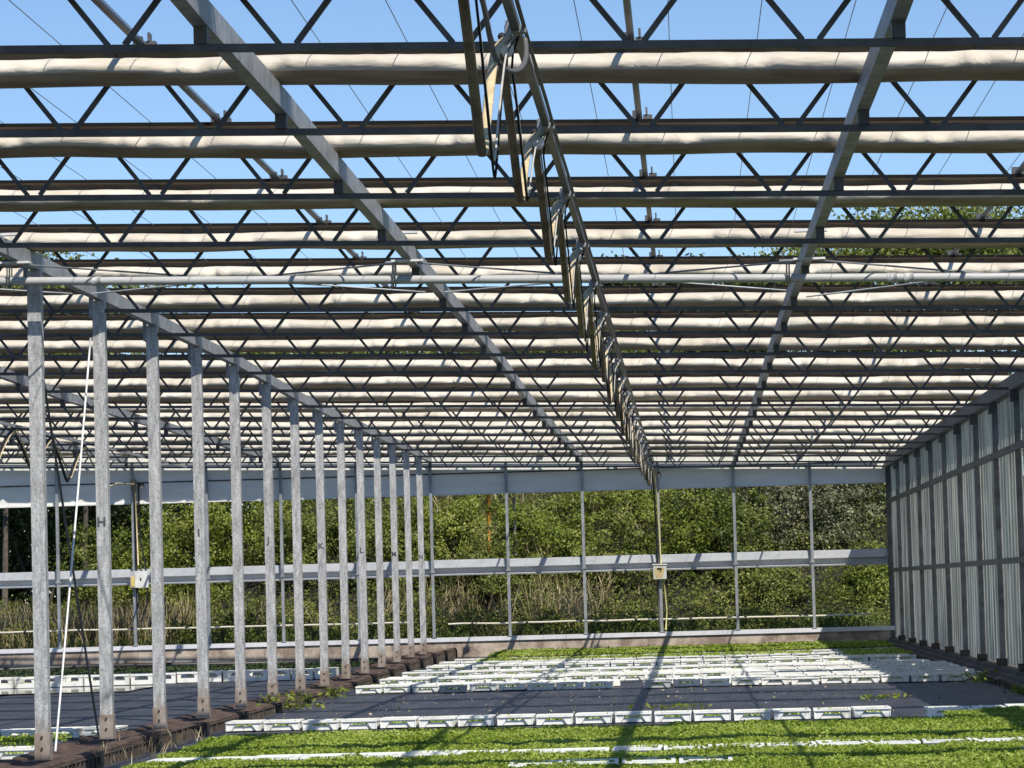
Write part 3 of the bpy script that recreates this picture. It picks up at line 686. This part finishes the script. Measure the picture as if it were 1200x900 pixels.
# ------------------------------------------------------------ seedlings
def bed(name, rects, dens, label, z=.115, h=.075, sz=(.022, .055), m=LEAF_SEED):
    P_ = []; 
    for x0, x1, y0, y1 in rects:
        n = int((x1-x0)*(y1-y0)*dens)
        a = np.stack([rng.uniform(x0, x1, n), rng.uniform(y0, y1, n)], 1)
        hz = np.array([noise.noise(Vector((p[0]*1.3, p[1]*.8, 0)))*.5 + noise.noise(Vector((p[0]*4.5, p[1]*3, 7)))*.5 for p in a])
        P_.append(np.column_stack([a, z + h*(rng.beta(2, 1.4, n)*(.75+.5*hz)) + .018*hz]))
    P_ = np.concatenate(P_); n = len(P_)
    nr = rng.normal(size=(n,3))*.75 + np.array([0, -.25, .8])
    return tag(link(name, leaf_mesh(name, P_, nr, rng.uniform(*sz, n), m, .8)), label, kind='stuff')
bed('seedlings', [(-4.95, 4.5, 26.3, 30.3)], 3600, 'bright green seedlings packed in trays at the bottom of the picture', h=.085, sz=(.018,.038))
bed('seedlings', [(-4.95, 4.45, 31.25, 35.9), (2.75, 4.5, 35.9, 38.0)], 3600, 'bright green bed of seedlings behind the front tray row', h=.085, sz=(.018,.038))
bed('seedlings', [(-4.6, 4.6, 77.3, 83.6)], 420, 'strip of green seedlings below the far concrete kerb', sz=(.04, .08))
bed('seedlings', [(-4.6, 2.6, 73.1, 75.0), (3.2, 4.5, 69.5, 75.0)], 300, 'yellow green seedlings between the far white trays', sz=(.03, .06), h=.04)
bed('seedlings', [(-16.5, -6.9, 67.5, 75.0)], 160, 'dull green young crop behind the crates of the left bay', sz=(.03, .06), m=LEAF_DARK)
bed('seedlings', [(-8.2, -6.8, 35.6, 37.5)], 700, 'green seedlings at the near end of the left bay')
# dark compost under the beds
BED = mat('compost', (.030,.034,.012), .95)
tag(MB().box(-4.95, 4.46, 25.2, 30.3, .03, .12).box(-4.95, 4.46, 31.3, 35.85, .03, .12).box(-4.7, 4.6, 77.2, 83.7, .03, .11).box(2.77, 4.46, 35.855, 37.95, .03, .12).build('compost', BED), 'dark compost under the seedling beds', kind='stuff')
P_ = []
for x, y, rot, dn, w_, d_ in tray_tops:
    n = int(230*dn); P_.append(np.column_stack([x+rng.uniform(-w_/2, w_/2, n), y+rng.uniform(.03, d_, n), .045+.075*rng.beta(1.6, 1.8, n)]))
P_ = np.concatenate(P_); n = len(P_)
tag(link('tray_seedlings', leaf_mesh('tray_seedlings', P_, rng.normal(size=(n,3))*.7+np.array([0,-.3,.7]), rng.uniform(.025, .055, n), LEAF_SEED, .8)), 'small seedlings growing in the white trays', kind='stuff')
n = 700
a = np.column_stack([rng.uniform(-5.6, 4.4, n), rng.uniform(41.5, 53.5, n), np.full(n, .03)])
tag(link('litter', leaf_mesh('litter', a, rng.normal(size=(n,3))*.35+np.array([0,0,1]), rng.uniform(.015, .06, n), STRAW, .5)), 'scattered pale leaf litter on the bare fabric', kind='stuff')
# weeds on the kerb and the fabric
def weed(x, y, z, n, rad, h, lab):
    a = rng.normal(size=(n,3))*np.array([rad, rad, 0]) + np.array([x, y, z]); a[:,2] += h*rng.random(n)
    t = thing('weed', (x, y, z), lab, 'weed')
    link('leaves', leaf_mesh('leaves', a-np.array([x, y, z]), rng.normal(size=(n,3))+np.array([0,-.3,.5]), rng.uniform(.05, .11, n), LEAF_BRIGHT, .45), t)
    MB().tube([(0, 0, -.02), (.01, 0, h*.5), (.03, .01, h*.9)], .006, 5).build('stem', GRASS, t)
weed(-5.62, 48.3, .03, 160, .22, .22, 'leafy green weed growing at the foot of the left kerb, larger clump')
weed(-5.6, 53.2, .03, 60, .15, .14, 'smaller green weed at the left kerb nearer the far trays')
weed(-.15, 45.0, .02, 50, .22, .05, 'flat pale weed lying on the bare fabric in the middle')
weed(2.6, 46.5, .02, 40, .18, .05, 'flat pale weed on the bare fabric toward the right')
weed(4.35, 52.5, .03, 60, .12, .16, 'small weed against the right kerb beside the last tray')
weed(4.42, 46.8, .03, 40, .08, .14, 'little bright weed against the right kerb nearer the camera')
tag(MB().tube([(-17, 75.5, .06), (-14, 76.5, .09), (-11, 75.8, .06), (-8.5, 77.0, .08), (-7.1, 77.5, .05)], .05, 8).tube([(-16.5, 79.0, .08), (-13.5, 78.0, .14), (-10, 79.5, .08), (-7.2, 80.0, .07)], .055, 8).build('black_tubing', BLACK), 'black tubing lying on the floor of the left bay below the kerb', 'tubing')
n = 90
b_ = np.column_stack([rng.uniform(-5.9, -5.35, n), rng.uniform(33, 38.5, n), np.full(n, .02)]); tp = b_+rng.normal(size=(n,3))*.05+np.array([0,0,.16])
tag(link('dry_grass', blade_mesh('dry_grass', b_, tp, rng.uniform(.006, .012, n), STRAW)), 'dry grass growing out of the left kerb', kind='stuff')

# ------------------------------------------------------------ vegetation beyond the far wall
def bush(x, y, zc, rx, ry, rzz, nleaf, m, lab, sz=(.05, .11), name='shrub', cat='shrub', group='shrubs on the bank', stems=5, lump=.55, hole=.0):
    t = thing(name, (x, y, bank_z(x, y)), lab, cat, group)
    nc = max(24, nleaf//95); zo = zc-bank_z(x, y)
    d = rng.normal(size=(nc,3)); d /= np.linalg.norm(d, axis=1, keepdims=True)
    sd = random.random()*50
    lum = np.array([1 + lump*noise.noise(Vector(v*1.7)+Vector((sd,0,0))) + lump*noise.noise(Vector(v*4.2)+Vector((0,sd,0))) for v in d])
    cc = d*(lum*rng.power(3.2, nc))[:,None]*np.array([rx, ry, rzz])
    idx = rng.integers(0, nc, nleaf); cr = rng.uniform(.10, .36, nc)[idx]
    od = rng.normal(size=(nleaf,3))*np.array([.62,.62,.45]); pts = cc[idx] + od*cr[:,None] + np.array([0, 0, zo])
    keep = pts[:,2] > .02; pts = pts[keep]; dd = (d[idx]*.5+od*.7)[keep]
    nr = dd*.8 + rng.normal(size=pts.shape)*.5 + np.array([0, -.2, .4])
    link('foliage', leaf_mesh('foliage', pts, nr, rng.uniform(*sz, len(pts)), m), t)
    s_ = MB()
    for i in range(stems):
        a = random.uniform(0, 6.28); e = Vector((math.cos(a)*rx*.6, math.sin(a)*ry*.5, zc-bank_z(x, y)+rzz*random.uniform(-.1, .55)))
        s_.tube([(0, 0, -.1), tuple(e*.4+Vector((.1*random.uniform(-1,1), 0, .2))), tuple(e)], [.045, .03, .012], 6)
    s_.build('stem', BARK, t); return t
MID, BRI, GRY, DRK = LEAF_MID, LEAF_BRIGHT, LEAF_GREY, LEAF_DARK
def X(px, y): return (px-808)*y/4000
shr = [ # px, y, zc, rx, ry, rz, n, mat, label
 (-10, 89, 1.2, .9, .8, .6, 900, MID, 'low green shrub at the far left edge behind the reeds'),
 (105, 88.6, 2.0, .7, .8, 1.3, 2400, MID, 'upright green shrub between the first and second posts'),
 (165, 89.5, 2.0, .9, .9, 1.5, 3000, BRI, 'bright green shrub behind the white switch box'),
 (225, 91, 3.0, 1.1, 1.0, 2.0, 4600, BRI, 'tall yellow green shrub right of the white switch box'),
 (285, 92, 3.2, 1.2, 1.0, 2.2, 5200, BRI, 'broad yellow green shrub behind posts I and J'),
 (345, 90.5, 2.4, 1.0, 1.0, 1.7, 4000, MID, 'mid green shrub behind post K'),
 (400, 91.5, 3.0, 1.1, 1.0, 2.0, 4600, MID, 'tall mid green shrub left of post L'),
 (455, 90, 2.2, 1.0, 1.0, 1.8, 4000, MID, 'mid green shrub behind posts M and N'),
 (520, 90.5, 2.9, 1.2, 1.1, 1.7, 5200, BRI, 'bright bramble mound just right of the corner where the dark kerb ends'),
 (575, 89.5, 1.9, 1.2, 1.0, 1.2, 4200, MID, 'bramble mound low between the first two slim posts'),
 (590, 92.5, 3.2, 1.3, 1.1, .9, 4600, BRI, 'bramble mound high behind the first slim post right of the kerb'),
 (650, 90.5, 2.5, 1.2, 1.0, 1.3, 4800, BRI, 'bramble mound left of the second slim post right of the kerb'),
 (675, 93.5, 3.4, 1.3, 1.0, .8, 4400, MID, 'bramble mound high behind the second slim post'),
 (720, 90, 2.0, 1.2, 1.0, 1.3, 4600, MID, 'bramble mound low to the left of the beige switch box'),
 (740, 92.5, 3.5, 1.3, 1.0, 1.2, 4800, BRI, 'bright bramble mound high to the left of the yellow hose'),
 (800, 90.5, 2.5, 1.2, 1.0, 1.5, 5000, BRI, 'bramble mound right of the beige switch box'),
 (825, 93, 3.8, 1.2, 1.0, 1.3, 4600, GRY, 'grey green willow bush high to the right of the yellow hose'),
 (870, 90.3, 2.4, 1.0, 1.0, 1.7, 4200, MID, 'olive shrub behind the second post from the right wall'),
 (900, 92.5, 3.4, 1.2, 1.0, 1.7, 4200, GRY, 'grey leaved willow left of the last slim post'),
 (955, 91, 2.9, 1.2, 1.0, 1.9, 4200, GRY, 'grey leaved willow behind the last slim post'),
 (1005, 92.5, 3.6, 1.2, 1.0, 1.6, 4200, GRY, 'grey leaved willow in the corner by the right wall'),
 (1020, 89, 1.5, .8, .8, .9, 2400, BRI, 'low bright shrub in the corner by the right wall'),
 (900, 89, 1.3, 1.0, .8, .9, 2400, MID, 'low dark shrub under the willows left of the last slim post'),
 (1100, 93, 3.2, 1.4, 1.0, 2.0, 3000, GRY, 'willow hidden mostly behind the right wall'),
 (45, 95, 4.2, 1.7, 1.0, 1.2, 1500, DRK, 'dark leafy branches hanging at the far left behind the first post'),
]
for px, y, zc, rx, ry, rz_, n, m, lab in shr: bush(X(px, y), y, zc, rx*1.15, ry, rz_*1.1, int(n*2.3), m, lab)
def tree(px, y, top, rad, n, lab, m=DRK, sz=(.10, .19), dense=0, low=.06, tw=1.):
    x = X(px, y); zb = bank_z(x, y); t = thing('tree', (x, y, zb), lab, 'tree', 'trees behind the bank')
    H = top-zb; tr = MB(); tr.tube([(0, 0, -.2), (.1, .05, H*.35), (-.05, .1, H*.65), (.05, 0, H*.92)], [.2*tw, .15*tw, .09*tw, .03], 8)
    cl = []
    for i in range(24):
        a = random.uniform(0, 6.28); hz = random.uniform(low, .97); rr = rad*(1.1-.75*abs(hz-.5))*random.uniform(.45, 1)
        e = Vector((math.cos(a)*rr, math.sin(a)*rr, H*hz)); cl.append(e)
        tr.tube([(0, 0, H*max(.2, hz-.25)), tuple(e*.55+Vector((0, 0, H*hz*.42))), tuple(e)], [.06, .035, .012], 5)
    for i in range(dense):
        a = random.uniform(0, 6.28); rr = rad*math.sqrt(random.random())*.8
        cl.append(Vector((math.cos(a)*rr, math.sin(a)*rr, H*(.97-.12*(rr/rad)**2)-random.uniform(.2, 1.6))))
    cl.append(Vector((0, 0, H-.5)))
    tr.build('trunk', BARK, t)
    P_ = []
    for e in cl:
        k = n//len(cl); d = rng.normal(size=(k,3))*np.array([.55, .55, .42])*(rad/2.2); P_.append(d+np.array(e))
    P_ = np.concatenate(P_); P_ = P_[P_[:,2] < H+.15]
    link('crown', leaf_mesh('crown', P_, rng.normal(size=P_.shape)+np.array([0,-.3,.4]), rng.uniform(*sz, len(P_)), m), t)
tr = [(-20, 100, 11.3, 2.4, MID, 'leafy tree at the far left showing above the roof pipe'), (45, 103, 10.9, 2.2, DRK, 'dark tree at the far left behind the first post'),
 (120, 100, 8.6, 2.4, DRK, 'dark tree behind the left bay, right of the first post'), (215, 104, 8.8, 2.4, DRK, 'dark tree behind the yellow green shrubs on the left'),
 (310, 101, 8.6, 2.4, DRK, 'dark tree behind posts J and K'), (400, 104, 9.0, 2.4, DRK, 'dark tree behind post L'),
 (480, 102, 9.2, 2.3, DRK, 'dark tree behind the last lettered post'), (560, 104, 9.4, 2.3, DRK, 'dark tree above the first slim post right of the kerb'),
 (640, 102, 9.4, 2.3, DRK, 'dark tree above the second slim post right of the kerb'), (748, 106, 10.9, 1.0, DRK, 'narrow tree whose tip shows through the roof right of the hose line'),
 (820, 106, 10.9, 1.3, DRK, 'tree whose top shows through the roof left of the right gutter beam'), (905, 108, 11.0, 1.8, MID, 'green tree showing through the roof by the right gutter beam'),
 (980, 106, 11.4, 2.2, MID, 'green tree showing through the roof right of the right gutter beam'), (1075, 107, 12.4, 2.4, MID, 'tallest green tree showing through the roof near the right edge'),
 (1165, 106, 12.3, 2.4, MID, 'green tree showing through the roof at the right edge'), (1260, 108, 12.0, 2.4, MID, 'green tree beyond the right edge of the roof')]
tr += [(-60, 96.5, 11, 2.2, DRK, 'dark tree at the far left standing close behind the bank'), (15, 97.5, 11, 2.2, DRK, 'large dark tree filling the gap left of the first post'),
 (75, 96.5, 8.5, 2.0, DRK, 'dark tree between the first and second posts'), (140, 97.5, 8.3, 2.0, DRK, 'dark tree right of the second post behind the shrubs')]
for q in range(14):
    tr.append((-90+q*88, 117+3*(q % 2), 8.6+.4*(q % 3), 2.9, DRK, 'dark tree in the back row, %s from the left' % ORD[q+1]))
for px, y, top, rad, m, lab in tr: tree(px, y, top + (.9 if px > 700 or px < 100 else 0), rad, 7500 if px < 700 else 15000, lab, m, dense=0 if px < 700 else 16)
for px, y, top, rad, lab in ((0, 90.5, 11.5, 3.0, 'tall broad tree leaning over the far left corner above the header'), (95, 91.5, 10.6, 2.8, 'tall tree above the header between the first two posts'),
    (-110, 92, 11.5, 3.0, 'tall tree outside the left edge above the reeds'), (350, 95.5, 9.0, 2.6, 'tree with a high crown above the header by post K'), (610, 97, 9.2, 2.8, 'tree with a high crown above the header by the first slim post'), (700, 97.5, 9.2, 2.6, 'tree with a high crown left of the hose post')):
    tree(px, y, top, rad, 9000, lab, MID, low=.62, tw=.45)
# bramble cover over the whole bank
n = 170000
a = np.column_stack([rng.uniform(-21, 8, n), 86.0+11.5*rng.random(n)**1.2])
cl = np.array([noise.noise(Vector((p[0]*.9, p[1]*.9, 1)))*.6+noise.noise(Vector((p[0]*2.6, p[1]*2.6, 4)))*.5 for p in a])
zz = np.array([bank_z(p[0], p[1]) for p in a]); top = np.clip(.42+1.25*cl, .04, 1.7)
kp = cl > rng.uniform(-.28, -.02, n); a = a[kp]; zz = zz[kp]; top = top[kp]; n = len(a)
pp = np.column_stack([a, zz + top*rng.power(2.2, n)])
nr = rng.normal(size=(n,3))*.6+np.array([0,-.35,.6])
tag(link('brambles', leaf_mesh('brambles', pp, nr, rng.uniform(.045, .105, n), LEAF_MID)), 'low tangle of brambles covering the bank beyond the far wall', kind='stuff')
n = 9000
a = np.column_stack([rng.uniform(-8, -1, n), 86.2+9*rng.random(n)]); cl = np.array([noise.noise(Vector((p[0]*.8, p[1]*.8, 31))) for p in a]); a = a[cl > .05]; n = len(a)
pp = np.column_stack([a, np.array([bank_z(p[0], p[1]) for p in a]) + .2 + .75*rng.random(n)])
tag(link('dead_stems', blade_mesh('dead_stems', pp, pp+rng.normal(size=(n,3))*np.array([.12,.1,.2])+np.array([0,0,.12]), rng.uniform(.008, .024, n), STRAW)), 'dead grey brown stems tangled through the brambles', kind='stuff')
# grass, reeds, dry stalks
def blades(name, n, x0, x1, y0, y1, h0, h1, wd, m, lab, lean=.15):
    a = np.column_stack([rng.uniform(x0, x1, n), rng.uniform(y0, y1, n), np.zeros(n)]); a[:,2] = [bank_z(p[0], p[1])-.03 for p in a]
    hh = rng.uniform(h0, h1, n); tp = a + np.column_stack([rng.normal(0, lean, n)*hh, rng.normal(0, lean, n)*hh, hh])
    tag(link(name, blade_mesh(name, a, tp, rng.uniform(*wd, n), m)), lab, kind='stuff')
blades('grass', 9000, -19, 5.2, 84.9, 88, .15, .5, (.012, .03), GRASS, 'green grass along the foot of the bank', .3)
blades('reeds', 2600, -18.5, -13.0, 86.0, 89, .4, 1.45, (.012, .034), STRAW, 'dry straw coloured reeds behind the left part of the far wall', .2)
blades('dry_stalks', 260, -7.0, -1.6, 86.6, 89.6, .3, 1.7, (.008, .02), STRAW, 'dry stalks standing among the brambles', .3)
blades('dry_stalks', 260, -13.5, -7.0, 86.3, 88.6, .3, 1.4, (.008, .02), STRAW, 'dry stalks among the shrubs behind the row of posts', .3)
blades('dry_stalks', 200, -5.4, -4.3, 86, 86.6, .25, .7, (.012, .03), STRAW, 'bleached tuft of dry grass at the foot of the bank', .55)
yk = 91.0
tag(MB().tube([(X(576, yk), yk, 2.4), (X(576, yk), yk, 4.26)], .05, 8).build('stake', mat('orange_paint', (.62,.26,.05), .6)), 'orange stake on top of the bank just under the header', 'stake')
tag(MB().tube([(X(606, yk), yk, 2.4), (X(606, yk), yk, 4.10)], .045, 8).build('stake', STEEL), 'short grey stake on top of the bank right of the orange one', 'stake')
